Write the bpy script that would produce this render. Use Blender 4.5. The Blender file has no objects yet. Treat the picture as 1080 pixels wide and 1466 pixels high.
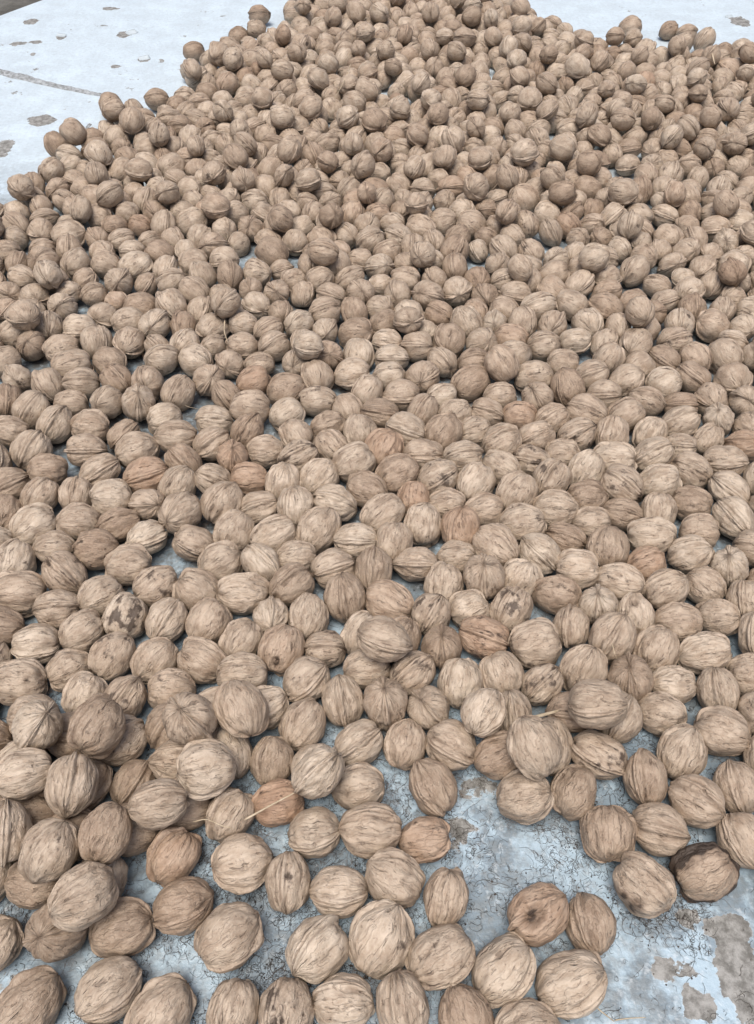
import bpy, math, random
from mathutils import Matrix
import numpy as np

R = math.radians
rng = np.random.default_rng(11)
random.seed(11)
scene = bpy.context.scene
col = scene.collection

# ------------------------------------------------------------------ camera
PITCH = R(48.5); CAM_H = 0.557; FPX = 1180.0; W0, H0 = 1080.0, 1466.0
cam_d = bpy.data.cameras.new('camera'); cam = bpy.data.objects.new('camera', cam_d); col.objects.link(cam)
cam.location = (0, 0, CAM_H); cam.rotation_euler = (math.pi/2 - PITCH, 0, 0)
cam_d.sensor_fit = 'HORIZONTAL'; cam_d.sensor_width = 36.0; cam_d.lens = 36.0*FPX/W0
cam_d.clip_start = 0.02; cam_d.clip_end = 200
scene.camera = cam
CAMP = np.array([0, 0, CAM_H])

# ------------------------------------------------------------------ sky, sun, exposure
SUN_EL, SUN_AZ = R(74), R(200)          # azimuth measured from +Y (away from camera) towards +X
world = bpy.data.worlds.new('World'); scene.world = world; world.use_nodes = True
wn = world.node_tree.nodes; wl = world.node_tree.links
sky = wn.new('ShaderNodeTexSky'); sky.sky_type = 'NISHITA'; sky.sun_disc = False
sky.sun_elevation = SUN_EL; sky.sun_rotation = SUN_AZ
sky.air_density = 0.8; sky.dust_density = 6.0; sky.ozone_density = 0.6
bg = wn['Background']; bg.inputs['Strength'].default_value = 0.09
wl.new(sky.outputs[0], bg.inputs['Color'])
sd = bpy.data.lights.new('sun', 'SUN'); sd.energy = 1.5; sd.angle = R(30); sd.color = (1.0, 0.955, 0.90)
sun = bpy.data.objects.new('sun', sd); col.objects.link(sun)
sun.rotation_euler = (-(math.pi/2 - SUN_EL), 0, -SUN_AZ)
sun.location = (0, 0, 4)
vs = scene.view_settings
vs.view_transform = 'Standard'; vs.look = 'None'; vs.gamma = 1.0; vs.use_curve_mapping = False; vs.exposure = 0.80
scene.render.engine = 'CYCLES'
scene.render.resolution_x, scene.render.resolution_y = 754, 1024

# ------------------------------------------------------------------ helpers
CF = np.array([0, math.cos(PITCH), -math.sin(PITCH)]); CU = np.array([0, math.sin(PITCH), math.cos(PITCH)]); CR = np.array([1.0, 0, 0])
def at(px, py, z=0.0):
    d = CF + CR*(px - W0/2)/FPX - CU*(py - H0/2)/FPX
    t = (z - CAM_H)/d[2]
    return CAMP + d*t
def project(p):
    v = np.asarray(p) - CAMP
    f = v @ CF
    return W0/2 + FPX*(v @ CR)/f, H0/2 - FPX*(v @ CU)/f

def mesh_obj(name, verts, faces, mat=None, parent=None, smooth=True):
    me = bpy.data.meshes.new(name); me.from_pydata([tuple(v) for v in verts], [], [tuple(f) for f in faces])
    if smooth: me.polygons.foreach_set('use_smooth', np.ones(len(me.polygons), bool))
    if mat: me.materials.append(mat)
    me.update()
    o = bpy.data.objects.new(name, me); col.objects.link(o)
    if parent: o.parent = parent
    return o

def fast_mesh(name, V, Q, mat, attrs=(), cattr=None):
    """V (n,3), Q (m,k) constant-size polygons, attrs: [(name, (n,3))], cattr: (name, (n,4))"""
    me = bpy.data.meshes.new(name); k = Q.shape[1]
    me.vertices.add(len(V)); me.vertices.foreach_set('co', V.astype(np.float32).ravel())
    me.loops.add(Q.size); me.loops.foreach_set('vertex_index', Q.astype(np.int32).ravel())
    me.polygons.add(len(Q)); me.polygons.foreach_set('loop_start', (np.arange(len(Q))*k).astype(np.int32))
    me.polygons.foreach_set('use_smooth', np.ones(len(Q), bool))
    for an, A in attrs:
        a = me.attributes.new(an, 'FLOAT_VECTOR', 'POINT'); a.data.foreach_set('vector', A.astype(np.float32).ravel())
    if cattr:
        a = me.attributes.new(cattr[0], 'FLOAT_COLOR', 'POINT'); a.data.foreach_set('color', cattr[1].astype(np.float32).ravel())
    me.materials.append(mat)
    me.update(calc_edges=True); me.validate()
    return me

def hash3(i, j, k, seed):
    with np.errstate(over='ignore'):
        h = (i.astype(np.uint32)*np.uint32(374761393) + j.astype(np.uint32)*np.uint32(668265263)
             + k.astype(np.uint32)*np.uint32(2147483647) + np.uint32(seed*1013904223 & 0xffffffff))
        h = (h ^ (h >> np.uint32(13)))*np.uint32(1274126177)
        h = h ^ (h >> np.uint32(16)); h = h*np.uint32(2246822519); h = h ^ (h >> np.uint32(15))
    return h.astype(np.float64)/4294967295.0*2 - 1
def noise3(P, seed=0):
    I = np.floor(P).astype(np.int64); F = P - I; U = F*F*F*(F*(F*6 - 15) + 10)
    out = 0
    for dx in (0, 1):
        wx = U[:, 0] if dx else 1 - U[:, 0]
        for dy in (0, 1):
            wy = U[:, 1] if dy else 1 - U[:, 1]
            for dz in (0, 1):
                wz = U[:, 2] if dz else 1 - U[:, 2]
                out = out + wx*wy*wz*hash3(I[:, 0] + dx + 512, I[:, 1] + dy + 512, I[:, 2] + dz + 512, seed)
    return out

# ------------------------------------------------------------------ materials
def new_mat(name):
    m = bpy.data.materials.new(name); m.use_nodes = True
    return m, m.node_tree.nodes, m.node_tree.links
class NB:
    """tiny node helper"""
    def __init__(s, m): s.n = m.node_tree.nodes; s.l = m.node_tree.links
    def put(s, sock, v):
        if hasattr(v, 'is_output') or isinstance(v, bpy.types.NodeSocket): s.l.new(v, sock)
        else: sock.default_value = v
    def math(s, op, a, b=0.0, c=None, clamp=False):
        q = s.n.new('ShaderNodeMath'); q.operation = op; q.use_clamp = clamp
        s.put(q.inputs[0], a); s.put(q.inputs[1], b)
        if c is not None: s.put(q.inputs[2], c)
        return q.outputs[0]
    def vmath(s, op, a, b=(0, 0, 0), out=0, scale=None):
        q = s.n.new('ShaderNodeVectorMath'); q.operation = op
        s.put(q.inputs[0], a); s.put(q.inputs[1], b)
        if scale is not None: s.put(q.inputs['Scale'], scale)
        return q.outputs[out]
    def noise(s, vec, scale, detail=2.0, rough=0.5, distortion=0.0, color=False):
        q = s.n.new('ShaderNodeTexNoise'); s.put(q.inputs['Vector'], vec)
        q.inputs['Scale'].default_value = scale; q.inputs['Detail'].default_value = detail
        q.inputs['Roughness'].default_value = rough; q.inputs['Distortion'].default_value = distortion
        return q.outputs[1 if color else 0]
    def ramp(s, v, lo, hi, a=0.0, b=1.0):
        q = s.n.new('ShaderNodeMapRange'); q.interpolation_type = 'SMOOTHSTEP'
        s.put(q.inputs[0], v); s.put(q.inputs[1], lo); s.put(q.inputs[2], hi); s.put(q.inputs[3], a); s.put(q.inputs[4], b)
        return q.outputs[0]
    def mix(s, f, a, b, mode='MIX'):
        q = s.n.new('ShaderNodeMix'); q.data_type = 'RGBA'; q.blend_type = mode
        s.put(q.inputs[0], f); s.put(q.inputs[6], a); s.put(q.inputs[7], b)
        return q.outputs[2]
    def bump(s, h, dist, strength=1.0, normal=None):
        q = s.n.new('ShaderNodeBump'); s.put(q.inputs['Height'], h)
        q.inputs['Distance'].default_value = dist; q.inputs['Strength'].default_value = strength
        if normal is not None: s.put(q.inputs['Normal'], normal)
        return q.outputs[0]

def walnut_material(name, per_object):
    """per-nut data (tone, seed, stain, red) comes from the object colour or from the attribute 'nut'"""
    m, n, l = new_mat(name); b = NB(m); bs = n['Principled BSDF']
    if per_object:
        oi = n.new('ShaderNodeObjectInfo'); cs = oi.outputs['Color']; red = oi.outputs['Alpha']
    else:
        at_ = n.new('ShaderNodeAttribute'); at_.attribute_name = 'nut'; cs = at_.outputs['Color']; red = at_.outputs['Alpha']
    sep = n.new('ShaderNodeSeparateColor'); l.new(cs, sep.inputs[0])
    tone, seed, stain = sep.outputs
    la = n.new('ShaderNodeAttribute'); la.attribute_name = 'lon'; lon = la.outputs['Vector']
    ga = n.new('ShaderNodeAttribute'); ga.attribute_name = 'groove'; gsep = n.new('ShaderNodeSeparateXYZ'); l.new(ga.outputs['Vector'], gsep.inputs[0])
    groove, polar, seamv = gsep.outputs
    ra = n.new('ShaderNodeAttribute'); ra.attribute_name = 'rest'; rest = ra.outputs['Vector']
    off = n.new('ShaderNodeCombineXYZ')
    l.new(b.math('MULTIPLY', seed, 37.0), off.inputs[0]); l.new(b.math('MULTIPLY', seed, 91.0), off.inputs[1]); l.new(b.math('MULTIPLY', seed, 53.0), off.inputs[2])
    lv = b.vmath('ADD', lon, off.outputs[0]); rv = b.vmath('ADD', rest, off.outputs[0])
    warp = b.noise(rv, 2.2, 2.0, color=True)
    lw = b.vmath('ADD', lv, b.vmath('SCALE', b.vmath('SUBTRACT', warp, (0.5, 0.5, 0.5)), scale=0.30))
    lw = b.vmath('MULTIPLY', lw, (1.0, 1.0, 0.55))
    # thin wandering veins
    def vein(v, sc, width, det=1.5):
        q = b.math('ABSOLUTE', b.math('SUBTRACT', b.noise(v, sc, det, 0.5), 0.5))
        return b.ramp(q, 0.0, width, 1.0, 0.0)
    lz = b.vmath('MULTIPLY', lw, (1.0, 1.0, 0.40)); v1 = b.ramp(b.noise(lz, 5.5, 2.0, 0.55), 0.60, 0.70); vi = vein(lw, 3.4, 0.020); v2 = b.ramp(b.noise(b.vmath('ADD', lz, (7.3, 2.1, 5.5)), 11.0, 2.0, 0.5), 0.60, 0.72)
    patch = b.ramp(b.noise(rv, 2.4, 2.0), 0.42, 0.62)
    veins = b.math('MAXIMUM', b.math('MULTIPLY', v1, b.math('MULTIPLY_ADD', patch, 0.65, 0.25)), b.math('MULTIPLY', v2, b.math('MULTIPLY', patch, 0.55)))
    veins = b.math('MAXIMUM', veins, b.math('MULTIPLY', vi, 0.22))
    fine = b.noise(lw, 8.0, 3.0, 0.6); grain = b.noise(rv, 14.0, 3.0, 0.65); blotch = b.noise(rv, 1.6, 3.0, 0.55)
    # colour
    light = b.mix(tone, (0.298, 0.220, 0.155, 1), (0.550, 0.470, 0.375, 1))
    dark = b.mix(tone, (0.172, 0.118, 0.079, 1), (0.330, 0.258, 0.189, 1))
    c = b.mix(b.ramp(b.math('ADD', b.math('MULTIPLY', blotch, 0.6), b.math('MULTIPLY', fine, 0.4)), 0.30, 0.68), dark, light)
    c = b.mix(b.math('MULTIPLY', b.ramp(grain, 0.46, 0.66), 0.22), c, (0.52, 0.45, 0.36, 1))
    c = b.mix(b.math('MULTIPLY', red, 0.8, clamp=True), c, (0.36, 0.195, 0.110, 1))
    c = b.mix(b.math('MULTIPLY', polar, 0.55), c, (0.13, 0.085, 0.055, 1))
    c = b.mix(b.math('MULTIPLY', veins, 0.50 if per_object else 0.60), c, (0.075, 0.046, 0.030, 1))
    if not per_object:                                     # far shells are coarser meshes: their seam is drawn from the same seam coordinate
        asw = b.math('ABSOLUTE', seamv)
        sl = b.math('MULTIPLY', b.ramp(asw, 0.0, 0.055, 1.0, 0.0), 0.75)
        se = b.math('MULTIPLY', b.ramp(b.math('ABSOLUTE', b.math('SUBTRACT', asw, 0.22)), 0.0, 0.075, 1.0, 0.0), b.math('MULTIPLY_ADD', patch, 0.6, 0.25))
        groove = b.math('MAXIMUM', groove, b.math('MAXIMUM', sl, se))
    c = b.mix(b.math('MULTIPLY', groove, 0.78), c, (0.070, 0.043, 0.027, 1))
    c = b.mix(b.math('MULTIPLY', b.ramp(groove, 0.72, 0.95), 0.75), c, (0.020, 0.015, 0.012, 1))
    st = b.ramp(b.math('ADD', b.noise(rv, 1.5, 4.0, 0.62), b.math('MULTIPLY', groove, 0.10)), b.math('SUBTRACT', 0.86, b.math('MULTIPLY', stain, 0.36)), b.math('SUBTRACT', 0.98, b.math('MULTIPLY', stain, 0.36)))
    c = b.mix(b.math('MULTIPLY', st, 0.85), c, (0.045, 0.030, 0.022, 1))
    spk = b.ramp(b.noise(rv, 6.0, 3.0, 0.6), 0.635, 0.70); c = b.mix(b.math('MULTIPLY', spk, 0.5), c, (0.07, 0.045, 0.03, 1))
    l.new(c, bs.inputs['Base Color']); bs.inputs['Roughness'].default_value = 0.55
    bs.inputs['Specular IOR Level'].default_value = 0.35
    h = b.math('ADD', b.math('MULTIPLY', fine, 0.5), b.math('ADD', b.math('MULTIPLY', grain, 0.25), b.math('MULTIPLY', veins, -0.8)))
    l.new(b.bump(h, 0.0016, 1.0), bs.inputs['Normal'])
    return m
M_NUT = walnut_material('walnut_shell', True)
M_NUTS = walnut_material('walnut_shell_mass', False)

def plain_mat(name, c1, c2, scale, rough=0.8, bumpd=0.0):
    m, n, l = new_mat(name); b = NB(m); bs = n['Principled BSDF']
    tc = n.new('ShaderNodeTexCoord'); nz = b.noise(tc.outputs['Object'], scale, 6.0, 0.6)
    l.new(b.mix(b.ramp(nz, 0.3, 0.7), c1, c2), bs.inputs['Base Color']); bs.inputs['Roughness'].default_value = rough
    if bumpd: l.new(b.bump(nz, bumpd), bs.inputs['Normal'])
    return m
M_SOIL = plain_mat('soil', (0.06, 0.058, 0.05, 1), (0.13, 0.128, 0.115, 1), 18, 0.95, 0.02)
M_MORTAR = plain_mat('mortar', (0.15, 0.16, 0.16, 1), (0.36, 0.39, 0.41, 1), 160, 0.9, 0.0015)
M_FIBRE = plain_mat('husk_fibre', (0.018, 0.016, 0.015, 1), (0.07, 0.056, 0.046, 1), 60, 0.7)
M_FUZZ = plain_mat('fuzz_fibre', (0.05, 0.033, 0.022, 1), (0.20, 0.13, 0.085, 1), 60, 0.7)
M_STRAW = plain_mat('straw', (0.30, 0.235, 0.15, 1), (0.50, 0.42, 0.30, 1), 120, 0.55)
M_FLAKE = plain_mat('paint_flake', (0.36, 0.42, 0.45, 1), (0.48, 0.54, 0.57, 1), 90, 0.45)

# worn paint on concrete: patches (px, py, half width px, half height px, strength)
BARE = [(1062,1395,42,75,1.0),(1040,1330,40,26,.85),(985,1312,22,18,.8),(1000,1440,28,30,.8),(640,1195,50,30,.62),(690,1130,36,18,.55),
        (960,1390,40,20,.6),(60,172,24,9,.95),(3,213,18,16,.95),(46,31,13,5,.9),(178,49,13,5,1),(205,86,10,4,.9),(26,62,14,4,.8),(52,60,12,3,.7),
        (88,53,10,4,.75),(230,87,8,4,.6),(166,95,8,3,.6),(47,78,5,3,.7),(1060,30,16,9,.8),(158,12,14,3,.8),(700,520,40,14,.6),(690,585,40,14,.7),(135,690,40,20,.5)]
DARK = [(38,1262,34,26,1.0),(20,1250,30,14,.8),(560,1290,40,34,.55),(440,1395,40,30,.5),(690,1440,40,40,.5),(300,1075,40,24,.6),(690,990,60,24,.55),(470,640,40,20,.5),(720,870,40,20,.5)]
def slab_material():
    m, n, l = new_mat('worn_blue_paint'); b = NB(m); bs = n['Principled BSDF']
    tc = n.new('ShaderNodeTexCoord'); P = tc.outputs['Object']
    wob = b.noise(P, 55.0, 5.0, 0.6, color=True)
    Pw = b.vmath('ADD', P, b.vmath('SCALE', b.vmath('SUBTRACT', wob, (0.5, 0.5, 0.5)), scale=0.022))
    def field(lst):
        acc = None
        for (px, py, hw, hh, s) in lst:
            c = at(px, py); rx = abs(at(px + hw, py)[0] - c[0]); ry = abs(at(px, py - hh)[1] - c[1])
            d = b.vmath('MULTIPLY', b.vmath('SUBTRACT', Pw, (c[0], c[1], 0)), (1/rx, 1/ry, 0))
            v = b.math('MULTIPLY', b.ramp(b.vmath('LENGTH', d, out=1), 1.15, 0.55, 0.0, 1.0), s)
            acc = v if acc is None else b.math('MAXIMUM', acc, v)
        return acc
    ragged = b.noise(P, 38.0, 6.0, 0.68); broad = b.noise(P, 9.0, 4.0, 0.55); small = b.noise(P, 160.0, 4.0, 0.6)
    # bare concrete where the paint came off
    f = b.math('ADD', field(BARE), b.math('ADD', b.math('MULTIPLY', b.math('SUBTRACT', ragged, 0.5), 2.0), b.math('MULTIPLY', b.math('SUBTRACT', small, 0.5), 0.7)))
    bare = b.ramp(f, 0.44, 0.52)
    chips = b.ramp(b.math('ADD', b.math('MULTIPLY', ragged, 0.7), b.math('MULTIPLY', broad, 0.3)), 0.615, 0.635)
    bare = b.math('MAXIMUM', bare, b.math('MULTIPLY', chips, 0.9))
    # second, older coat showing through and thin dirt
    coat = b.ramp(b.math('ADD', b.math('MULTIPLY', b.noise(P, 21.0, 8.0, 0.65), 0.75), b.math('MULTIPLY', broad, 0.25)), 0.47, 0.53)
    dirt = b.ramp(b.math('ADD', b.math('MULTIPLY', b.noise(P, 14.0, 7.0, 0.7), 0.6), b.math('MULTIPLY', small, 0.4)), 0.44, 0.60)
    # near paint darker: shade of viewer and nuts put into its colour, plus dirt
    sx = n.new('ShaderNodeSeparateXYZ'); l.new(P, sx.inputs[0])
    shade_dirt = b.ramp(sx.outputs[1], 0.75, 1.25, 1.0, 0.15)
    paint = b.mix(shade_dirt, (0.56, 0.655, 0.715, 1), b.mix(coat, (0.335, 0.440, 0.515, 1), (0.185, 0.245, 0.290, 1)))
    paint = b.mix(b.math('MULTIPLY', b.ramp(small, 0.55, 0.75), 0.35), paint, (0.44, 0.50, 0.54, 1))
    paint = b.mix(b.math('MULTIPLY', b.math('MULTIPLY', dirt, shade_dirt), 0.55), paint, (0.125, 0.130, 0.122, 1))
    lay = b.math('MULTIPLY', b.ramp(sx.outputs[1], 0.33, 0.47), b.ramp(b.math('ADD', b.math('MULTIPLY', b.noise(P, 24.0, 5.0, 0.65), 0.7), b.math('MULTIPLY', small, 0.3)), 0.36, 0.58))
    paint = b.mix(b.math('MULTIPLY', b.math('MULTIPLY', lay, shade_dirt), 0.85), paint, (0.085, 0.080, 0.072, 1))
    paint = b.mix(b.math('MULTIPLY', b.ramp(b.noise(P, 150.0, 4.0, 0.65), 0.55, 0.68), 0.42), paint, (0.52, 0.58, 0.62, 1))
    conc = b.mix(b.ramp(b.noise(P, 120.0, 8.0, 0.7), 0.35, 0.65), (0.110, 0.108, 0.098, 1), (0.290, 0.290, 0.276, 1))
    c = b.mix(bare, paint, conc)
    edge = b.math('MULTIPLY', b.ramp(b.math('ABSOLUTE', b.math('SUBTRACT', f, 0.455)), 0.0, 0.03, 1.0, 0.0), 0.35)
    c = b.mix(edge, c, (0.50, 0.54, 0.56, 1))
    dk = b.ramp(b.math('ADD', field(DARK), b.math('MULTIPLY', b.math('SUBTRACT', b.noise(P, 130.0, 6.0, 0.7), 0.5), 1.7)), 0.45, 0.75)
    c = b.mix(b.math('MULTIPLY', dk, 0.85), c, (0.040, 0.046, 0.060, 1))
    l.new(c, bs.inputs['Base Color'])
    rg = b.math('ADD', b.math('MULTIPLY', bare, 0.35), b.math('MULTIPLY_ADD', small, 0.22, 0.30), clamp=True)
    l.new(rg, bs.inputs['Roughness']); bs.inputs['Specular IOR Level'].default_value = 0.5
    h = b.math('ADD', b.math('MULTIPLY', small, 0.45), b.math('MULTIPLY', ragged, 1.1))
    l.new(b.bump(h, 0.0016, 0.9), bs.inputs['Normal'])
    return m
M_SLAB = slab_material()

# ------------------------------------------------------------------ setting
g = mesh_obj('ground', [(-80, -80, -0.16), (80, -80, -0.16), (80, 80, -0.16), (-80, 80, -0.16)], [(0, 1, 2, 3)], M_SOIL)
g['kind'] = 'structure'
A = at(-2, 23)[:2]; B = at(33, 10)[:2]; dAB = (B - A)/np.linalg.norm(B - A)
nrm = np.array([dAB[1], -dAB[0]])                       # towards the slab
def clip(poly):
    out = []
    for i in range(len(poly)):
        p, q = np.array(poly[i]), np.array(poly[(i + 1) % len(poly)])
        sp, sq = (p - A) @ nrm, (q - A) @ nrm
        if sp >= 0: out.append(p)
        if sp*sq < 0: out.append(p + (q - p)*sp/(sp - sq))
    return out
poly = clip([(-6, -4), (8, -4), (8, 9), (-6, 9)])
nv = len(poly)
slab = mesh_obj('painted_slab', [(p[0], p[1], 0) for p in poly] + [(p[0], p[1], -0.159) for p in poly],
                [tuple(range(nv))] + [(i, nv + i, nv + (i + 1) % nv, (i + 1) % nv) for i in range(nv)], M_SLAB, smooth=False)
slab['kind'] = 'structure'

# rough mortar ridge along the joint of the slab
def ridge(name, pts_px, w0, w1, h, seed):
    P = [at(x, y)[:2] for x, y in pts_px]; S = []
    for i in range(len(P) - 1):
        for t in np.linspace(0, 1, 26, endpoint=False): S.append(P[i] + (P[i + 1] - P[i])*t)
    S.append(P[-1]); S = np.array(S); N = len(S); K = 9
    T = np.gradient(S, axis=0); T /= np.linalg.norm(T, axis=1)[:, None]; Nn = np.stack([-T[:, 1], T[:, 0]], 1)
    V = []
    for k in range(K):
        u = k/(K - 1)*2 - 1
        wv = (w0 + (w1 - w0)*np.linspace(0, 1, N))*(1 + 0.5*noise3(np.stack([S[:, 0]*40, S[:, 1]*40, np.full(N, u*0.7)], 1), seed))
        z = h*(1 - u*u)*(0.8 + 0.8*noise3(np.stack([S[:, 0]*150, S[:, 1]*150, np.full(N, u*3)], 1), seed + 1)) - (0.0012 if abs(u) == 1 else 0)
        xy = S + Nn*(u*wv)[:, None]
        V.append(np.c_[xy, z])
    V = np.concatenate(V)
    F = [(k*N + i, k*N + i + 1, (k + 1)*N + i + 1, (k + 1)*N + i) for k in range(K - 1) for i in range(N - 1)]
    return mesh_obj(name, V, F, M_MORTAR, slab)
ridge('mortar_joint', [(-60, 88), (0, 103), (30, 110), (75, 122), (120, 131), (170, 142)], 0.015, 0.004, 0.0030, 3)
ridge('crack_filler', [(128, 178), (117, 196), (104, 214)], 0.0035, 0.002, 0.0018, 5)

# lifted flakes of paint at the edges of the chips
def flake(px, py, L, Wd, ang, lift, seed):
    n1, n2 = 9, 6; c = at(px, py); V = []; F = []
    ca, sa = math.cos(ang), math.sin(ang); r = np.random.default_rng(seed); jag = r.uniform(.75, 1.2, n1)
    for i in range(n1):
        for j in range(n2):
            u = i/(n1 - 1) - .5; v = j/(n2 - 1)
            x = u*L; y = (v - .5)*Wd*(1 - 1.6*u*u)*jag[i]; z = 0.55*lift*v**2 + 0.0006
            V.append((c[0] + ca*x - sa*y, c[1] + sa*x + ca*y, z))
    nb = len(V); V += [(x, y, z - 0.0005) for x, y, z in V]
    q = lambda i, j: i*n2 + j
    for i in range(n1 - 1):
        for j in range(n2 - 1):
            F.append((q(i, j), q(i + 1, j), q(i + 1, j + 1), q(i, j + 1))); F.append((nb + q(i, j), nb + q(i, j + 1), nb + q(i + 1, j + 1), nb + q(i + 1, j)))
    ring = [q(i, 0) for i in range(n1)] + [q(n1 - 1, j) for j in range(1, n2)] + [q(i, n2 - 1) for i in range(n1 - 2, -1, -1)] + [q(0, j) for j in range(n2 - 2, 0, -1)]
    for a_, b_ in zip(ring, ring[1:] + ring[:1]): F.append((a_, nb + a_, nb + b_, b_))
    mesh_obj('paint_flake', V, F, M_FLAKE, slab)
for k, (px, py, L, Wd, an, li) in enumerate([(189, 47, .022, .016, .9, .004), (207, 84, .020, .012, .5, .005), (88, 51, .018, .010, -.2, .003), (1044, 24, .016, .010, .3, .003)]):
    flake(px, py, L, Wd, an, li, 100 + k)

# ------------------------------------------------------------------ walnut prototypes
def nut_shape(seed, nu, nv, special=None):
    r = np.random.default_rng(1000 + seed)
    th = np.linspace(0, 2*np.pi, nu, endpoint=False); th = th - (.78 if nu < 60 else .45)*np.sin(2*th)/2; ph = np.linspace(0, np.pi, nv + 1)
    PH, TH = np.meshgrid(ph, th, indexing='ij'); PH = PH.ravel(); TH = TH.ravel()
    D = np.stack([np.sin(PH)*np.cos(TH), np.sin(PH)*np.sin(TH), np.cos(PH)], 1)
    lon = np.stack([np.cos(TH)*1.0, np.sin(TH)*1.0, np.cos(PH)*0.62], 1)
    s_ = np.sin(PH)
    ax = np.array([r.uniform(.93, 1.02), r.uniform(.86, .98), r.uniform(1.0, 1.14)])
    so = seed*17.3
    wp = np.stack([noise3(D*1.6 + so + k*9.1, seed + k) for k in range(3)], 1)
    lw = lon*np.array([1, 1, .7]) + wp*0.15
    rad = 1 + 0.060*noise3(D*1.5 + so, seed + 31) + 0.036*noise3(D*3.1 + so, seed + 32)
    # squarer shoulders, pointed tip, flat base
    rad += r.uniform(-.01, .035)*np.sin(2*PH)**2
    rad += r.uniform(.01, .11)*np.exp(-(PH/0.17)**2) - r.uniform(.02, .07)*np.exp(-((np.pi - PH)/0.42)**2)
    # wrinkles running from tip to base
    fade = np.clip(s_*2.2, 0.25, 1)
    w1 = noise3(lw*2.4 + so, seed + 41); w2 = noise3(lw*4.6 + so, seed + 42); w3 = noise3(lw*9.0 + so, seed + 43)
    rad += (0.032*w1 + 0.032*w2 + 0.017*w3)*fade
    groove = np.zeros(len(D))
    for fr, wd, dp, sd_ in ((2.1, .085, .024, 51), (3.9, .12, .014, 52)):
        v = noise3(lw*fr + so + 3.3, seed + sd_); patch = np.clip(noise3(D*2.0 + so, seed + sd_ + 9)*2.2 + .45, 0, 1)
        gl = np.exp(-(v/wd)**2)*patch*fade
        rad -= dp*gl; groove = np.maximum(groove, gl*(0.36 if fr < 3 else .16))
    # seam between the halves, with two lips and a channel on either side
    sw = D[:, 1]/np.maximum(s_, 0.25) + 0.05*noise3(lon*1.7 + so, seed + 61)
    lip = r.uniform(.085, .155)*(0.75 + 0.5*noise3(D*2.3 + so, seed + 62))
    rad += lip*np.exp(-(np.abs(sw)/0.150)**4)*np.clip(s_*3, .3, 1) - 0.055*np.exp(-(sw/0.026)**2)
    chan = np.exp(-((np.abs(sw) - 0.25)/0.060)**2)*np.clip(0.35 + 1.5*noise3(D*1.7 + so, seed + 63), 0, 1)
    rad -= 0.055*chan
    edge_ = np.exp(-((np.abs(sw) - 0.185)/0.030)**2)*np.clip(.35 + 1.3*noise3(D*2.6 + so, seed + 64), 0, 1)
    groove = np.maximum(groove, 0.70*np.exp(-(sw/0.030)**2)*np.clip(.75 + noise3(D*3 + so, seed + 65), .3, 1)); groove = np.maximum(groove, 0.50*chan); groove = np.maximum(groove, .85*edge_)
    # a few pits next to the seam
    for k in range(r.integers(2, 6)):
        t0 = r.uniform(0, 2*np.pi) if r.random() < .45 else (r.choice([0, np.pi]) + r.choice([-1, 1])*r.uniform(.28, .55)); p0 = r.uniform(.6, 2.4)
        dt = np.angle(np.exp(1j*(TH - t0)))*s_; dp = (PH - p0)
        pit = np.exp(-(dt/r.uniform(.05, .12))**2 - (dp/r.uniform(.12, .4))**2)*(0.7 + 0.6*w2)
        rad -= r.uniform(.02, .055)*pit; groove = np.maximum(groove, r.uniform(.3, .8)*np.clip(pit, 0, 1))
    if special:
        kind, dr = special; dr = np.array(dr, float); dr /= np.linalg.norm(dr); an = np.arccos(np.clip(D @ dr, -1, 1)); an = np.sqrt(np.maximum(an**2 - .45*(D[:, 2] - dr[2])**2, 0)) if kind == 'hole' else an; nz = noise3(D*4 + 3, 5) + .6*noise3(D*9 + 3, 6)
        if kind in ('hole', 'end', 'foot'):
            wd = {'hole': .36, 'end': .22, 'foot': .24}[kind]; pit = 1/(1 + np.exp((an + .07*nz - wd)/.04))
            rad += {'hole': .05, 'end': .02, 'foot': .02}[kind]*np.exp(-((an - wd - .1)/.1)**2); rad -= {'hole': .34, 'end': .20, 'foot': .16}[kind]*pit; groove = np.maximum(groove, pit*np.clip(.85 + .35*nz, 0, 1))
        elif kind == 'rind':
            groove = np.maximum(groove, np.clip(1.15*np.exp(-((np.abs(sw) + .14*nz)/.60)**6), 0, 1)); rad += .035*np.exp(-(sw/.5)**4)*(1 + nz)
        elif kind == 'flank':
            groove = np.maximum(groove, np.clip(1.4 - an/.42 + .7*nz, 0, 1)*.9); rad -= .06*np.exp(-(an/.3)**2)
    V = D*rad[:, None]*ax
    rm = float((rad*s_).sum()/s_.sum()); V /= (ax.prod()**(1/3))*rm
    polar = np.exp(-(PH/0.16)**2) + 0.7*np.exp(-((np.pi - PH)/0.20)**2)
    # collapse pole rows
    for row in (0, nv):
        sl = slice(row*nu, (row + 1)*nu); V[sl] = V[sl].mean(0)
    i = np.arange(nv)[:, None]*nu; j = np.arange(nu)[None, :]; j2 = (j + 1) % nu
    Q = np.stack([i + j, i + nu + j, i + nu + j2, i + j2], -1).reshape(-1, 4)
    return dict(V=V, Q=Q, lon=lon, rest=D, groove=np.stack([np.clip(groove, 0, 1), np.clip(polar, 0, 1), sw], 1), ax=ax/(ax.prod()**(1/3)))
NP = 18
SPEC = {'hole': ('hole', (.985, .17, -.22)), 'end': ('end', (.58, .48, .62)), 'foot': ('foot', (.42, .72, -.62)), 'rind': ('rind', (1, 0, 0)), 'flank': ('flank', (-.23, .97, .1))}
SKEY = list(SPEC)
HI = [nut_shape(s, 112, 60) for s in range(NP)] + [nut_shape(40 + i, 112, 60, SPEC[k]) for i, k in enumerate(SKEY)]
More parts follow.
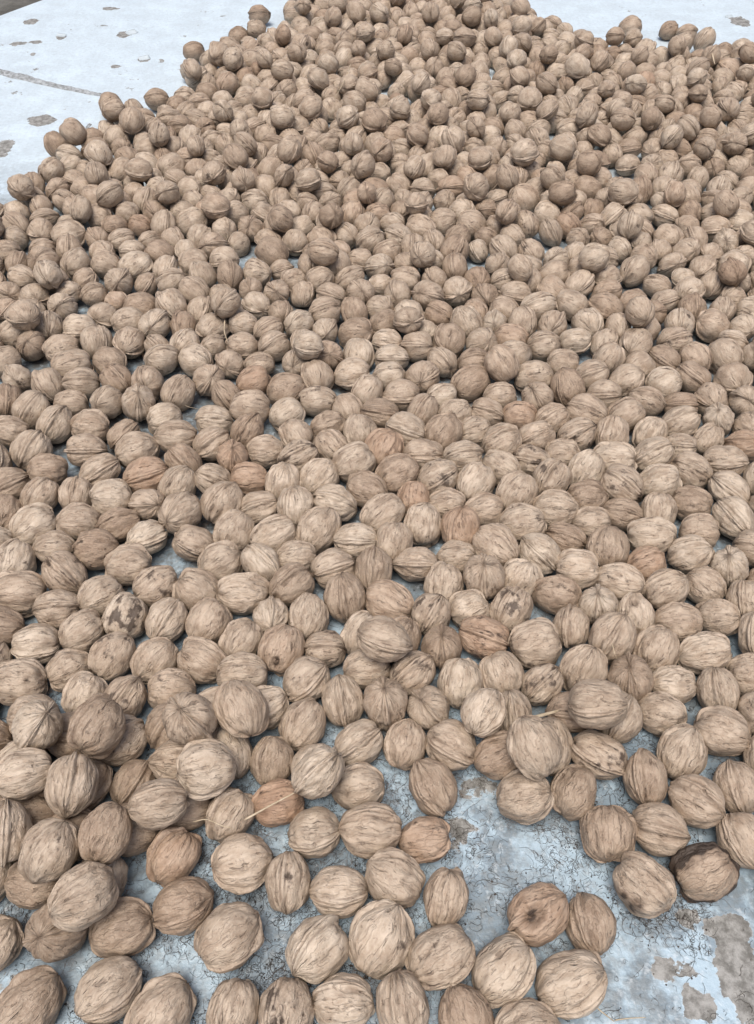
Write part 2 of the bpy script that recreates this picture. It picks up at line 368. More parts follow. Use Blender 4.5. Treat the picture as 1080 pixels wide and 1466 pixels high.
MID = [nut_shape(s, 40, 22) for s in range(NP)] + [nut_shape(40 + i, 40, 22, SPEC[k]) for i, k in enumerate(SKEY)]
LOW = [nut_shape(s, 28, 16) for s in range(NP)]
HALF = 0.0170                                        # mean half diameter of a nut in metres
proto = [fast_mesh('walnut_shell', h['V']*HALF, h['Q'], M_NUT, [('lon', h['lon']), ('rest', h['rest']), ('groove', h['groove'])]) for h in HI]

# ------------------------------------------------------------------ nuts placed from the photograph
# x y [axis angle] [seam roll] flags; flags: L on top of others, P tip turned to the viewer, o orange, r reddish, b brown, w pale, d dark stained, m mouldy, s<size>
NUTS = """
120 1273 30 60 L s1.06;93 1329 200 0 P b;171 1318 20 80;256 1279 20 -30;310 1328 35 -60;162 1405 40 -35 s1.03;40 1440 50 70;223 1446 50 80;340 1448 80 40;130 1490;-10 1350;48 1255 0 60 b;177 1249 70 20;-8 1252
407 1258 90 20 s.93;485 1284 2 -25;563 1258 -30 65 s1.02;634 1293 75 35 s.9;458 1359 45 30;552 1351 60 75 s1.08;627 1378 30 -60;420 1440 85 40 d s.98;493 1433 0 35 s.95;570 1431 100 15;670 1438 110 50;727 1393 40 -60;765 1319 30 10 o hole;846 1322 100 20 s.93 b;812 1416 20 -50;755 1464 10 80;913 1254 -45 50 flank;1005 1246 25 62 rind s1.02
30 975 0 60;125 999 70 80;183 999 60 20 s.92;252 993 5 60;63 1003 0 0;57 1038 60 0 P L;10 1010;10 1075 20 60;6 1042 0 0 b;130 1058 60 60 L;187 1054 40 30;98 1040 0 0 b;98 1105 85 8 L s1.03;45 1117 20 70 L;15 1132 0 0 b;163 1118 50 -50;202 1105 60 0 b;235 1063 60 20;270 1033 135 0 P L;308 1000 20 60;345 1018 110 60 L s1.06;387 1004 30 80 w s.92;322 1082 110 40;288 1105 10 -80 L w s1.04;235 1108 0 30;220 1153 10 30 L;258 1140 0 60 b;311 1160 60 50;20 1185 95 0 L;78 1206 70 60 L;152 1193 70 60 L s.95;112 1168 0 60 b;62 1165 0 60 b;195 1208 0 40 b;243 1203 60 60 o;346 1216 10 -70 w s1.02
440 970 40 -20;383 1082 85 50 b s.92;432 1030 60 40;488 1002 100 8;551 1000 95 0 P;622 1003 135 0 P;693 1022 60 -50 L w;515 1061 35 0 s.95;574 1067 75 60;658 1058 -30 -20;627 1100 120 30 b;448 1077 50 -10;455 1103 45 10 L;507 1122 10 70;381 1145 10 60 o s.93;441 1176 10 -30 s.97;522 1188 0 40 s1.06;604 1202 10 -60 d o
752 998 95 0;803 1008 0 -10;853 1006 0 -20 L s1.08;886 1022 60 0;897 968 90 0 P b;953 971 0 60 w s.88;1014 982 95 0;938 1019 -5 80;1065 1016;1025 1043 -20 80;767 1068 110 60 L s1.08;798 1063 90 60;712 1070 30 60 b;851 1069 -30 -20 d;919 1086 90 20 b s.97;976 1071 60 60;1078 1066 90 20;753 1129 10 88 s1.0;822 1123 60 60;872 1169 85 88;940 1172 -15 0;991 1138 -30 30;1052 1123 100 10;1052 1190 110 30
13 733;58 731 30 80;104 751 0 80;165 754 20 40;218 730 0 0 P;283 764 -20 -20;222 777 25 -20;318 732 60 30;265 722;340 770 60 70;2 763;76 782 5 60;140 795 10 40 b;86 818 -45 0 d;22 806 70 60;194 817 5 70;315 818 30 80;147 849 30 80;34 855 0 88;92 868 5 20;232 846 30 60 d;289 854 -30 70;350 858 0 60;187 883 70 60 m w;245 890 60 10;275 890 60 80;13 905 0 40 b;63 913 5 -30;130 907 35 70;163 938 55 60 d;220 942 50 80;284 937 -30 60;332 907 60 80;94 954 30 88;331 960 10 40;-6 850;32 967 60 30
375 735 20 20;427 732 95 30;476 751 60 70;401 772 30 60;369 806 -50 20;440 802 10 70;517 773 0 0;496 814 20 0;498 715 -15 20;545 732 40 60;569 763 80 40;613 756 80 60;591 720 80 80 r;645 723 0 80;661 759 85 30 r;704 737 10 80;608 801 0 0;555 815 85 10 b;667 797 5 50;709 778 -40 40;645 832 80 50;697 831 90 0 P;406 840 40 30 b;492 860 100 10;443 874 80 60;390 886 270 0 P s.9;556 860 -25 70 o w;615 872 60 0 d;671 871 20 80 w s.92;515 899 60 70;551 912 -15 -20 L s1.06;588 905 60 60;637 917 90 0 P b;695 913 -20 10 r d;394 943 70 60 w o foot s1.03;457 926 0 20 d s.9;525 955 10 60;601 957 40 20 d;661 965 85 50;722 957 110 60
780 733 0 80;733 724 60 60;834 741 0 80;747 756 10 80;805 768 -20 20;887 741 -15 20 b s.93;871 780 85 50 b s1.08;760 790 -45 0;934 731 85 40;930 776 0 60;989 727 -10 60 b;998 758 0 80 s.9;1046 737 -50 0;984 794 20 40;1057 778 -10 20;1042 815 90 0 P;904 814 20 40 r s.9;809 808 0 70 w;855 834 -10 60;950 842 30 50;1008 837 -40 60;751 838 60 80;803 850 -5 60;855 875 90 0 P;907 865 95 40 end;959 890 0 80;1019 886 0 70;1068 877 90 10;728 869 60 30 d;810 898 85 20;757 914 10 70;928 921 60 70;873 924 60 0;996 933 10 60;1053 915 90 30;1066 947 0 60;836 948 60 60;780 955 45 0 d s.9;1079 828 0 0 b
12 573;25 543;70 550;120 550 0 30;163 543 -50 20;212 548;258 562 60 20;298 544;330 564;42 589 60 20;100 580 0 60;153 580;200 582 90 0 P;235 600 20 60;17 616 -10 60;77 617 60 20 s1.04;127 608 0 70;177 620 45 0;249 635 0 40;311 606 0 20;360 589 0 60;350 624 60 20;43 648 60 20;123 645 0 0;194 655 20 70;4 659;150 675;303 643 35 20;337 657 90 0 P r;57 680 0 60 b;270 670 -45 0;218 690 20 0 r;115 708 80 20;170 711 0 88 s1.03;264 711 60 40;313 692 -25 20;61 722 60 40;13 725
378 553 30 60 r;415 559 20 80;456 575 0 60 d;458 541;503 543 10 -40;407 596 30 -60;496 588 -60 80;537 560 60 60;571 577 0 -20;543 604 -10 10 b;600 553;632 570 20 60 w s.88;605 597 60 20;647 601 30 70;663 552 30 80 b s1.05;717 567 10 60;433 617;478 617 20 60 b;520 628 90 50;585 622 -20 0;697 602 -20 20;629 631 60 80;674 627 20 80;384 651 0 80;440 655 30 30 d;490 653 -50 60;556 649 60 80 r;599 661 0 -15;665 661 10 30;712 643 30 40;415 687 80 60;370 690 0 60 r;467 688 50 70;519 678 30 60;560 691 30 80;631 690 30 -10 d;500 714 -20 60;684 700 60 40;722 677 -30 60
777 572 120 0 P;773 545;818 555 110 30;858 549;899 548 30 -50;847 577 0 0;921 576 -30 40;945 550;972 578 0 10 b;985 543 -40 10 b;1017 573;1058 583;739 598 0 60 o s.93;780 603 30 30 s.93;850 600 -20 20;896 600 30 80;762 627 25 10;816 624 30 10 d;974 609 30 30;1023 607 90 0 P w;926 620 60 70 w;865 633 80 40;1068 612;968 640 0 10;1055 636 0 30 o;1010 640 60 60 s.85;763 664 -10 0 d;804 654 0 80;929 659 30 20;881 661 0 80;1037 661 0 -10;985 674 -30 20;841 677 60 40;795 692 60 20 d;946 688 20 70;891 697 -40 20 d;848 709 10 50;1033 697 -40 0;1076 682;1077 713
371 22 0 30 b s1.1;342 54 0 70 b;278 75 10 60 b;300 88 60 70;225 142 0 40 b;160 152 130 70 b s1.05;192 160 100 30;82 210 120 60 b s1.05;100 222 -20 20;902 42 20 60;958 42 20 30 b;984 48 10 30;978 64 40 60;1008 62 60 30;1036 74 20 60 b;752 24 0 60;690 40;925 120 80 60 r
"""
GAPS = [(355,372,16,16),(192,442,20,12),(280,575,22,14),(785,192,14,8),(902,242,20,8),(893,425,18,9),(560,130,10,10),(702,520,14,8),(700,110,8,6),(560,545,16,10)]
# outline of the spread beyond the listed nuts (picture points on the ground)
OUT = [(-260,560),(-260,330),(-60,318),(8,305),(55,262),(100,232),(135,205),(150,175),(200,172),(255,158),(268,105),(300,90),(345,72),(395,48),(425,20),(440,-40),(700,-45),
       (740,14),(800,44),(850,72),(900,68),(940,84),(985,84),(1030,88),(1085,70),(1330,60),(1330,560)]
OUTW = np.array([at(x, y, 0.012)[:2] for x, y in OUT])
def inside(p, Pl):
    x, y = p; c = False; n = len(Pl); j = n - 1
    for i in range(n):
        if (Pl[i][1] > y) != (Pl[j][1] > y) and x < (Pl[j][0] - Pl[i][0])*(y - Pl[i][1])/(Pl[j][1] - Pl[i][1]) + Pl[i][0]: c = not c
        j = i
    return c

def unit(v): return v/np.linalg.norm(v)
def orient_view(pos, a, r, star, fixed=False):
    v = unit(CAMP - pos); e1 = unit(CR - v*(CR @ v)); e2 = np.cross(v, e1)
    ax = math.cos(a)*e1 + math.sin(a)*e2
    ax = unit(v*1.0 + ax*0.55) if star else unit(ax + v*(0 if fixed else rng.uniform(-.3, .3)))
    q = unit(np.cross(ax, v)); w = np.cross(q, ax)                       # w points to the viewer
    n = math.cos(r)*q + math.sin(r)*w
    if rng.random() < .5 and not star and not fixed: ax = -ax
    return np.stack([np.cross(n, ax), n, ax], 1)
def orient_random():
    az = rng.uniform(0, 2*np.pi); ax = unit(np.array([math.cos(az), math.sin(az), rng.normal(0, .5)]))
    q = unit(np.cross(ax, [0, 0, 1])); w = np.cross(q, ax); r = rng.uniform(0, np.pi)
    n = math.cos(r)*q + math.sin(r)*w
    return np.stack([np.cross(n, ax), n, ax], 1)

class Nut: pass
nuts = []
for e in NUTS.replace('\n', ';').split(';'):
    tk = e.split()
    if not tk: continue
    o = Nut(); nums = [float(t) for t in tk if t.lstrip('-').replace('.', '').isdigit()]; fl = [t for t in tk if t[0].isalpha()]
    o.px = np.array(nums[:2]); o.posed = len(nums) == 4
    o.a = R(nums[2]) if o.posed else 0; o.r = R(nums[3]) if o.posed else 0
    o.top = 'L' in fl; o.star = 'P' in fl; o.fl = [f for f in fl if f in 'orbwdm']; o.spec = next((f for f in fl if f in SPEC), None)
    sz = [float(f[1:]) for f in fl if f[0] == 's' and len(f) > 1]
    o.size = (sz[0] if sz else np.clip(rng.normal(1.0, .055), .88, 1.12)); o.listed = True
    if o.px[1] < 200: o.size *= 1.0
    p = at(o.px[0], o.px[1], 0.043 if o.top else 0.017)
    o.R = orient_view(p, o.a, o.r, o.star, o.spec is not None) if o.posed else orient_random()
    o.pos = p; nuts.append(o)

def proto_of(o):
    o.k = int(rng.integers(NP))
    if getattr(o, 'spec', None): o.k = NP + SKEY.index(o.spec)
    o.ax = HI[o.k]['ax']*HALF*o.size
    o.rest = -((MID[o.k]['V'] @ o.R.T)[:, 2].min())*HALF*o.size
for o in nuts: proto_of(o)

# the dense part: a jittered hexagonal start that is relaxed below
def in_gap(px, py):
    return any(((px - gx)/(rx + 12))**2 + ((py - gy)/(ry + 9))**2 < 1 for gx, gy, rx, ry in GAPS)
row = 0; yv = 0.15
LIST_Y = at(540, 541, .017)[1]
fill = []
while yv < 2.6:
    sp = 0.0345 if yv < 0.85 else 0.0355
    for xv in np.arange(-1.6, 1.6, sp) + (row % 2)*sp/2:
        p = np.array([xv, yv, 0.017]); p[:2] += rng.normal(0, .0095, 2)
        px, py = project(p)
        if yv > LIST_Y:
            if not inside(p[:2], OUTW): continue
            if in_gap(px, py): continue
        else:                                             # beside the picture, next to the listed nuts
            if not ((-150 < px < -32) or (1112 < px < 1230)) or py > 1300 or rng.random() < .15: continue
        if px < -180 or px > 1260 or py < -40: continue
        if any(np.hypot(*(p[:2] - q.pos[:2])) < .024 for q in nuts if not q.top and abs(q.pos[1] - yv) < .03): continue
        o = Nut(); o.listed = False; o.top = False; o.star = False; o.fl = []; o.posed = False; o.px = np.array([px, py])
        o.size = float(np.clip(rng.normal(.965, .07), .80, 1.12)); o.pos = p; o.R = orient_random(); proto_of(o); fill.append(o)
    yv += sp*0.866; row += 1
base = [o for o in nuts if not o.top] + fill
for o in base: o.pos[2] = o.rest

def supp(o_M, u): return np.sqrt(np.einsum('ni,nij,nj->n', u, o_M, u))
def mats(L):
    M = np.stack([o.R @ np.diag(o.ax**2) @ o.R.T for o in L]); return M, np.linalg.inv(M)
def reach(Ma, Ia, u): return 0.5*(supp(Ma, u) + 1/np.sqrt(np.einsum('ni,nij,nj->n', u, Ia, u)))
def relax(L, iters, anchor):
    P = np.stack([o.pos for o in L]); P0 = P.copy(); Ms, Is = mats(L); n = len(L)
    w = np.array([anchor if o.listed else 0.0 for o in L])
    mob = np.array([0.35 if o.listed else 1.0 for o in L])
    cell = 0.05
    for it in range(iters):
        if it % 8 == 0:
            key = np.floor(P[:, :2]/cell).astype(int); d = {}
            for i, k in enumerate(map(tuple, key)): d.setdefault(k, []).append(i)
            I, J = [], []
            for (a, b_), li in d.items():
                for dx, dy in ((0, 0), (1, 0), (0, 1), (1, 1), (-1, 1)):
                    lj = d.get((a + dx, b_ + dy))
                    if not lj: continue
                    for i in li:
                        for j in lj:
                            if (dx, dy) != (0, 0) or i < j: I.append(i); J.append(j)
            I = np.array(I); J = np.array(J)
        D = P[J] - P[I]; ds = np.linalg.norm(D, axis=1); U = D/np.maximum(ds, 1e-6)[:, None]
        need = reach(Ms[I], Is[I], U) + reach(Ms[J], Is[J], U)
        ov = np.maximum(need - ds, 0); f = U*ov[:, None]; f[:, 2] = 0
        mi = mob[I]/(mob[I] + mob[J]); C = np.zeros_like(P)
        np.add.at(C, I, -f*mi[:, None]*0.55); np.add.at(C, J, f*(1 - mi)[:, None]*0.55)
        P += C; P[:, :2] += (P0 - P)[:, :2]*w[:, None]
    for o, p in zip(L, P): o.pos = p
    return ov.max(), (ov > .002).sum()
print('relax', relax(base, 70, 0.03))
print('relax', relax(base, 25, 0.0))

# nuts that lie on others: they sink under their weight until the nuts below carry them
placed = list(base)
def near_of(xy, L, d=.052): return [q for q in L if abs(q.pos[0] - xy[0]) < d and abs(q.pos[1] - xy[1]) < d]
tops = []; pts = np.zeros((0, 2))
def add_top(px, py, gap):
    global pts
    p = at(px, py, .04)[:2]
    if not inside(p, OUTW) or in_gap(px, py): return
    if len(pts) and np.hypot(*(pts - p).T).min() < gap: return
    if np.hypot(*(OUTW - p).T).min() < .03: return
    o = Nut(); o.listed = False; o.top = True; o.star = False; o.fl = []; o.posed = False; o.px = np.array([px, py])
    o.size = float(np.clip(rng.normal(.95, .06), .80, 1.08)); o.R = orient_random(); o.pos = np.array([p[0], p[1], .046]); proto_of(o)
    tops.append(o); pts = np.vstack([pts, p])
for t in range(9000):
    px = rng.uniform(-120, 1200); py = rng.uniform(-20, 520)
    far = min(1, max(0, (470 - py)/250)); 
    if rng.random() < .15 + .85*far: add_top(px, py, .047 + .07*(1 - far))
def settle(T, S, iters):
    L = T + S; nT = len(T); P = np.stack([o.pos for o in L]); Ms, Is = mats(L)
    rest_ = np.array([o.rest for o in T]); ray = [o.px if o.listed else None for o in T]
    held = np.array([o.listed for o in T]); P0 = P[:nT].copy()
    dd = np.hypot(P[:nT, None, 0] - P[None, :, 0], P[:nT, None, 1] - P[None, :, 1]) < .07
    dd[np.arange(nT), np.arange(nT)] = False; I, J = np.nonzero(dd)
    for it in range(iters):
        P[:nT, 2] -= .0007*(1 - it/iters)
        D = P[J] - P[I]; ds = np.linalg.norm(D, axis=1); U = D/np.maximum(ds, 1e-6)[:, None]
        ov = np.maximum(reach(Ms[I], Is[I], U) + reach(Ms[J], Is[J], U) - ds, 0)
        sh = np.where(J < nT, .5, 1.0); C = np.zeros((nT, 3)); np.add.at(C, I, -U*(ov*sh)[:, None]*.5)
        n_ = np.linalg.norm(C, axis=1); C *= np.minimum(1, .004/np.maximum(n_, 1e-9))[:, None]; P[:nT] += C
        P[:nT, 2] = np.maximum(P[:nT, 2], rest_)
        if it % 5 == 0 and held.any() and it < iters*.8:
            for k in np.nonzero(held)[0]:
                g_ = at(T[k].px[0], T[k].px[1], P[k, 2]); P[k, :2] += (g_ - P[k])[:2]*.5
    for o, p in zip(T, P[:nT]): o.pos = p
    return P[:nT, 2].max(), ov.max()
held = [o for o in nuts if o.top]
print('settle', settle(held, base, 160)); print('settle', settle(tops, base, 200))
for o in tops: o.px = np.array(project(o.pos))
tops = [o for o in tops if o.pos[2] < .0435]
placed += held + tops
print('nuts', len(nuts), 'fill', len(fill), 'tops', len(tops))

# ------------------------------------------------------------------ tone of every nut
TONE = {'pale': (.86, .98), 'tan': (.56, .70), 'brown': (.20, .34)}
def colour(o):
    k = rng.random()
    o.tone_name = 'pale' if 'w' in o.fl else 'brown' if ('b' in o.fl) else ('pale' if k < .22 else 'tan' if k < .88 else 'brown')
    if any(f in o.fl for f in 'ord') and 'w' not in o.fl: o.tone_name = 'tan'
    t = rng.uniform(*TONE[o.tone_name])
    if 'o' in o.fl or 'r' in o.fl: t = min(t, .55)
    red = (.6 if o.px[0] == 381 else .36) if 'o' in o.fl and 'w' not in o.fl else .2 if 'o' in o.fl else .42 if 'r' in o.fl else (rng.uniform(0, .10) if o.listed or rng.random() > .06 else rng.uniform(.1, .28))
    st = rng.uniform(.8, .95) if 'd' in o.fl else rng.uniform(.30, .72)
    if 'm' in o.fl: st = 1.0
    o.col = (t, rng.random(), st, red)
every = nuts + fill + tops
for o in every: colour(o)

# ------------------------------------------------------------------ labels of single nuts
SPECIAL = {
 (765,1319): 'orange brown walnut with a dark hairy hollow in its flank on bare paint',
 (846,1322): 'brown walnut with pointed tip touching the nut that has a dark hollow',
 (1005,1246): 'walnut with black husk rind around its rim, beside an oval dark-flanked one',
 (913,1254): 'oval walnut with a dark stained dent, next to the one with black rind',
 (381,1145): 'smooth orange walnut lying under the end of a pale straw',
 (346,1216): 'pale walnut on which the thick pale straw rests, beside an orange one',
 (441,1176): 'walnut with level seam touching the smooth orange walnut on the bare paint',
 (243,1203): 'orange tan walnut at the foot of the small heap on blue paint',
 (604,1202): 'orange tinged walnut with dark blotches on its back beside a large pale tan one',
 (522,1188): 'large broad walnut beside the orange tinged one with dark blotches',
 (120,1273): 'big walnut lying on a brown tip-out nut at the heap end',
 (93,1329): 'brown walnut with its pointed end outward, pressed under a big nut at the heap end',
 (171,1318): 'tan walnut on the paint supporting the big nut at the heap end',
 (57,1038): 'walnut in the heap showing a dark star of lines at its end',
 (270,1033): 'perched walnut showing a dark star of creases beside a tall seamed nut',
 (345,1018): 'tall large walnut with a bold seam leaning on top beside the dark starred nut',
 (288,1105): 'pale finely lined walnut lying across the top of the heap',
 (220,1153): 'walnut with thick level seam lying on the heap above an orange tan nut',
 (387,1004): 'small pale walnut half hidden behind the tall large seamed nut',
 (455,1103): 'perched walnut with slanting seam touching the smooth orange one',
 (853,1006): 'large long walnut lying on top of two others near the straw blade',
 (767,1068): 'large tall walnut on top of others with a straw blade lying over it',
 (693,1022): 'pale walnut with seam low on its side perched on top of a ridged one',
 (551,912): 'long walnut with slanting seam lying across two others in the single layer',
 (556,860): 'orange and white patched walnut beside a long one lying across two nuts',
 (394,943): 'large pale orange walnut with a puckered hole at its lower end',
 (457,926): 'small flattened grey stained walnut beside a large pale orange one',
 (187,883): 'pale walnut speckled with dark mould and edged by a thick seam',
 (86,818): 'dark stained walnut with two deep grooves beside its slanting seam',
 (695,913): 'reddish dark streaked walnut with its seam up in the single layer',
 (661,759): 'reddish brown walnut with dark flank among tan ones',
 (591,720): 'pinkish red plain walnut above two upright tan ones',
 (337,657): 'dull red walnut with its ribbed tip end turned up',
 (871,780): 'large round brown walnut with a seam along its edge',
 (904,814): 'small reddish puckered walnut beside the large round brown one',
 (907,865): 'walnut with a dark hole close to its upper end',
 (1055,636): 'orange walnut lying level among tan ones beside a small round nut',
 (1010,640): 'very small round walnut beside an orange level-lying one',
 (739,598): 'orange tan smooth walnut beside a gap of bare blue paint',
 (663,552): 'large smooth brown walnut at a gap of bare concrete',
 (218,690): 'walnut with a rusty red flank beside a round smooth tan one',
 (378,553): 'walnut with reddish cheek pressed against a plain tan one',
 (370,690): 'rusty red walnut half hidden beside a tall upright tan one',
 (556,649): 'pinkish round walnut above a level-seamed one',
 (627,1100): 'brown walnut with deep dark crevices at the edge of the bare paint',
 (383,1082): 'upright brown walnut above the smooth orange one',
 (390,886): 'small walnut with its ribbed star end facing outward',
}
B2 = np.stack([o.pos for o in base])
def place_of(o):
    x, y = o.px
    if x < 345 and 985 < y < 1260: return 'on top of the two-deep heap' if o.top else 'low in the two-deep heap'
    if o.top: return 'on top of other nuts'
    if y > 1110: return 'loose on the bare blue paint'
    if y > 880: return 'at the open edge of the layer'
    k = int((np.hypot(B2[:, 0] - o.pos[0], B2[:, 1] - o.pos[1]) < .043).sum()) - 1
    return 'beside a bare gap in the layer' if k <= 4 else 'hemmed in by neighbours'
def pose_of(o):
    if not o.posed: return 'turned askew'
    if o.star: return 'ribbed tip up'
    r = abs(math.degrees(o.r))
    return 'seam along its top' if r <= 25 else 'seam on one side' if r < 65 else 'smooth flank up'
SHORT = {(765,1319): 'one with a dark hairy hollow', (1005,1246): 'one with black rind', (381,1145): 'smooth orange one', (604,1202): 'orange blotched one', (243,1203): 'orange tan heap-foot one',
 (120,1273): 'big one at the heap end', (270,1033): 'one with a star of creases', (57,1038): 'one with a dark star end', (288,1105): 'pale one across the heap', (455,1103): 'perched slant-seamed one',
 (853,1006): 'large long perched one', (767,1068): 'large straw-topped one', (693,1022): 'pale perched one', (551,912): 'long one lying across two', (556,860): 'orange and white one', (394,943): 'large pale orange one',
 (187,883): 'pale mould-speckled one', (86,818): 'dark deep-grooved one', (695,913): 'reddish dark streaked one', (661,759): 'reddish brown one', (337,657): 'dull red ribbed one', (871,780): 'large round brown one',
 (907,865): 'one holed near its end', (1055,636): 'orange level-lying one', (739,598): 'orange tan smooth one', (663,552): 'large smooth brown one', (218,690): 'one with a rusty flank', (556,649): 'pinkish round one',
 (390,886): 'small ribbed star one', (627,1100): 'brown one with deep crevices', (457,926): 'small flat grey one'}
def beside(o):
    best = None
    for q in nuts:
        sh = SHORT.get((int(q.px[0]), int(q.px[1])))
        if sh and q is not o:
            d = np.linalg.norm(q.pos - o.pos)
            if d < .047 and (best is None or d < best[0]): best = (d, sh)
    return best and best[1]
def kind_of(o):
    if 'd' in o.fl: return 'dark blotched'
    if 'o' in o.fl: return 'orange tinged'
    if 'r' in o.fl: return 'reddish'
    return {'pale': 'pale cream', 'tan': 'sandy tan', 'brown': 'dull brown'}[o.tone_name]

seen = [o for o in nuts if -25 < o.px[0] < 1105 and o.px[1] < 1500]
seen.sort(key=lambda o: -(o.px[1] + (25 if o.top else 0)))
single = seen[:300]
for o in single:
    ob = bpy.data.objects.new('walnut', proto[o.k]); col.objects.link(ob)
    M = np.eye(4); M[:3, :3] = o.R*o.size; M[:3, 3] = o.pos
    ob.matrix_world = Matrix(M.tolist())
    ob.color = o.col
    key = (int(o.px[0]), int(o.px[1]))
    ob['category'] = 'walnut'
    lab = SPECIAL.get(key)
    if lab: ob['label'] = lab; ob['group'] = 'walnuts with a look of their own'
    else:
        sz = 'large ' if o.size > 1.045 else 'small ' if o.size < .945 else ''
        near = beside(o); where = f'touching the {near}' if near else place_of(o)
        ob['label'] = f'{sz}{kind_of(o)} walnut, {pose_of(o)}, {where}'
        ob['group'] = f'{sz}{kind_of(o)} walnuts, {pose_of(o)}, {where}'
sid = set(map(id, single))
rest = [o for o in every if id(o) not in sid]
VV, QQ, LO, RE, GR, CO = [], [], [], [], [], []; nb = 0
for o in rest:
    h = (MID if o.px[1] > 135 and -40 < o.px[0] < 1120 else LOW)[o.k]
    VV.append(h['V'] @ o.R.T*(HALF*o.size) + o.pos); QQ.append(h['Q'] + nb); nb += len(h['V'])
    LO.append(h['lon']); RE.append(h['rest']); GR.append(h['groove']); CO.append(np.repeat(np.array(o.col)[None], len(h['V']), 0))
me = fast_mesh('walnut_mass', np.concatenate(VV), np.concatenate(QQ), M_NUTS, [('lon', np.concatenate(LO)), ('rest', np.concatenate(RE)), ('groove', np.concatenate(GR))], ('nut', np.concatenate(CO)))
ms = bpy.data.objects.new('walnut_mass', me); col.objects.link(ms)
ms['kind'] = 'stuff'; ms['category'] = 'walnuts'; ms['label'] = 'dense mass of hundreds of tan walnuts covering the far part of the painted slab'
print('single', len(single), 'rest', len(rest), 'polys', len(me.polygons))

# ------------------------------------------------------------------ fibres from the husks
def fibres(name, starts, lens, rad, curl, mat, label, zfun=None, K=6, lift=.0):
    n = len(starts); V = np.zeros((n, K + 1, 3, 3)); ang = rng.uniform(0, 6.28, n); P = np.array(starts, float); dz = np.zeros(n)
    kap = rng.normal(0, curl, n); el = np.zeros(n) if not lift else rng.uniform(-.2, lift, n)
    for s in range(K + 1):
        t = np.stack([np.cos(ang)*np.cos(el), np.sin(ang)*np.cos(el), np.sin(el)], 1); sd_ = np.stack([-np.sin(ang), np.cos(ang), np.zeros(n)], 1)
        up = np.cross(t, sd_); rr = rad*(1 - .5*(s/K))
        for q in range(3):
            a = q*2.0944; V[:, s, q] = P + (sd_*math.cos(a) + up*math.sin(a))*rr[:, None]
        P = P + t*(lens/K)[:, None]; ang = ang + kap/K + rng.normal(0, .5, n); el = el + (rng.normal(0, .3, n) if lift else 0)
        P[:, 2] = np.maximum(P[:, 2], rad*0.8)
    b0 = (np.arange(n)*(K + 1)*3)[:, None]; F = []
    for s in range(K):
        for q in range(3):
            F.append(np.concatenate([b0 + s*3 + q, b0 + s*3 + (q + 1) % 3, b0 + (s + 1)*3 + (q + 1) % 3, b0 + (s + 1)*3 + q], 1))
    me = fast_mesh(name, V.reshape(-1, 3), np.concatenate(F), mat)
    o = bpy.data.objects.new(name, me); col.objects.link(o); o['kind'] = 'stuff'; o['label'] = label; o['category'] = 'fibres'
def free_ground(p, k): return np.all(np.hypot(B2[:, 0] - p[:, None, 0], B2[:, 1] - p[:, None, 1]) > k, axis=1)
N0 = 60000
px = rng.uniform(-80, 1160, N0); py = 540 + 960*rng.random(N0)**.5
G = np.array([at(x, y) for x, y in zip(px, py)])
den = noise3(G*np.array([14, 14, 0]) + 5.5, 77)*.6 + noise3(G*np.array([38, 38, 0]) + 1.5, 78)*.5
near_d = np.concatenate([np.hypot(B2[None, :, 0] - c[:, None, 0], B2[None, :, 1] - c[:, None, 1]).min(1) for c in np.array_split(G, 40)])
keep = (near_d > .013) & (rng.random(N0) < np.clip(.22 + 1.7*den + .45*np.exp(-((near_d - .016)/.005)**2), .02, 1)*.75)
G = G[keep]; n = len(G); print('fibres', n)
G[:, 2] = .0003
fibres('husk_fibres', G, np.clip(rng.gamma(2.2, .0030, n), .002, .02), rng.uniform(.00008, .00022, n), 4.5, M_FIBRE, 'short dark curled husk fibres strewn over the worn blue paint')
# crumbs of dry husk
nc = 900; cp = G[rng.integers(0, len(G), nc)].copy(); cp[:, :2] += rng.normal(0, .004, (nc, 2))
oct_ = np.array([(1, 0, 0), (0, 1, 0), (-1, 0, 0), (0, -1, 0), (0, 0, 1), (0, 0, -1)], float)
cz = np.minimum(rng.gamma(2.0, .00022, nc) + .00015, .0009)
CV = np.stack([oct_*cz[i]*rng.uniform(.5, 1.3, (6, 3))*np.array([1, 1, .6]) + np.array([cp[i, 0], cp[i, 1], cz[i]*.35]) for i in range(nc)]).reshape(-1, 3)
ot = np.array([(0, 1, 4), (1, 2, 4), (2, 3, 4), (3, 0, 4), (1, 0, 5), (2, 1, 5), (3, 2, 5), (0, 3, 5)])
cm = fast_mesh('husk_crumbs', CV, (ot[None] + (np.arange(nc)*6)[:, None, None]).reshape(-1, 3), M_FIBRE); cm.polygons.foreach_set('use_smooth', np.zeros(len(cm.polygons), bool))
co_ = bpy.data.objects.new('husk_crumbs', cm); col.objects.link(co_); co_['kind'] = 'stuff'; co_['label'] = 'tiny dark husk crumbs scattered over the worn blue paint'; co_['category'] = 'crumbs'
# brown fuzz caught between nuts
c = [o for o in base if o.px[1] > 480 and 0 < o.px[0] < 1080]; S = []
for o in c:
    for _ in range(int(rng.poisson(2.0))):
        a = rng.uniform(0, 6.28); q = o.pos + np.array([math.cos(a), math.sin(a), 0])*(HALF*o.size*rng.uniform(.85, 1.1)); zz = rng.uniform(.001, .012)
        m_ = int(rng.integers(3, 22)); S.append(np.c_[q[0] + rng.normal(0, .0028, m_), q[1] + rng.normal(0, .0028, m_), np.abs(zz + rng.normal(0, .0025, m_))])
S = np.concatenate(S); n = len(S)
fibres('fuzz_fibres', S, rng.uniform(.006, .016, n), rng.uniform(.00006, .00012, n), 4.5, M_FUZZ, 'fine brown fuzz caught between the walnuts', lift=.8)
print('fuzz', n)

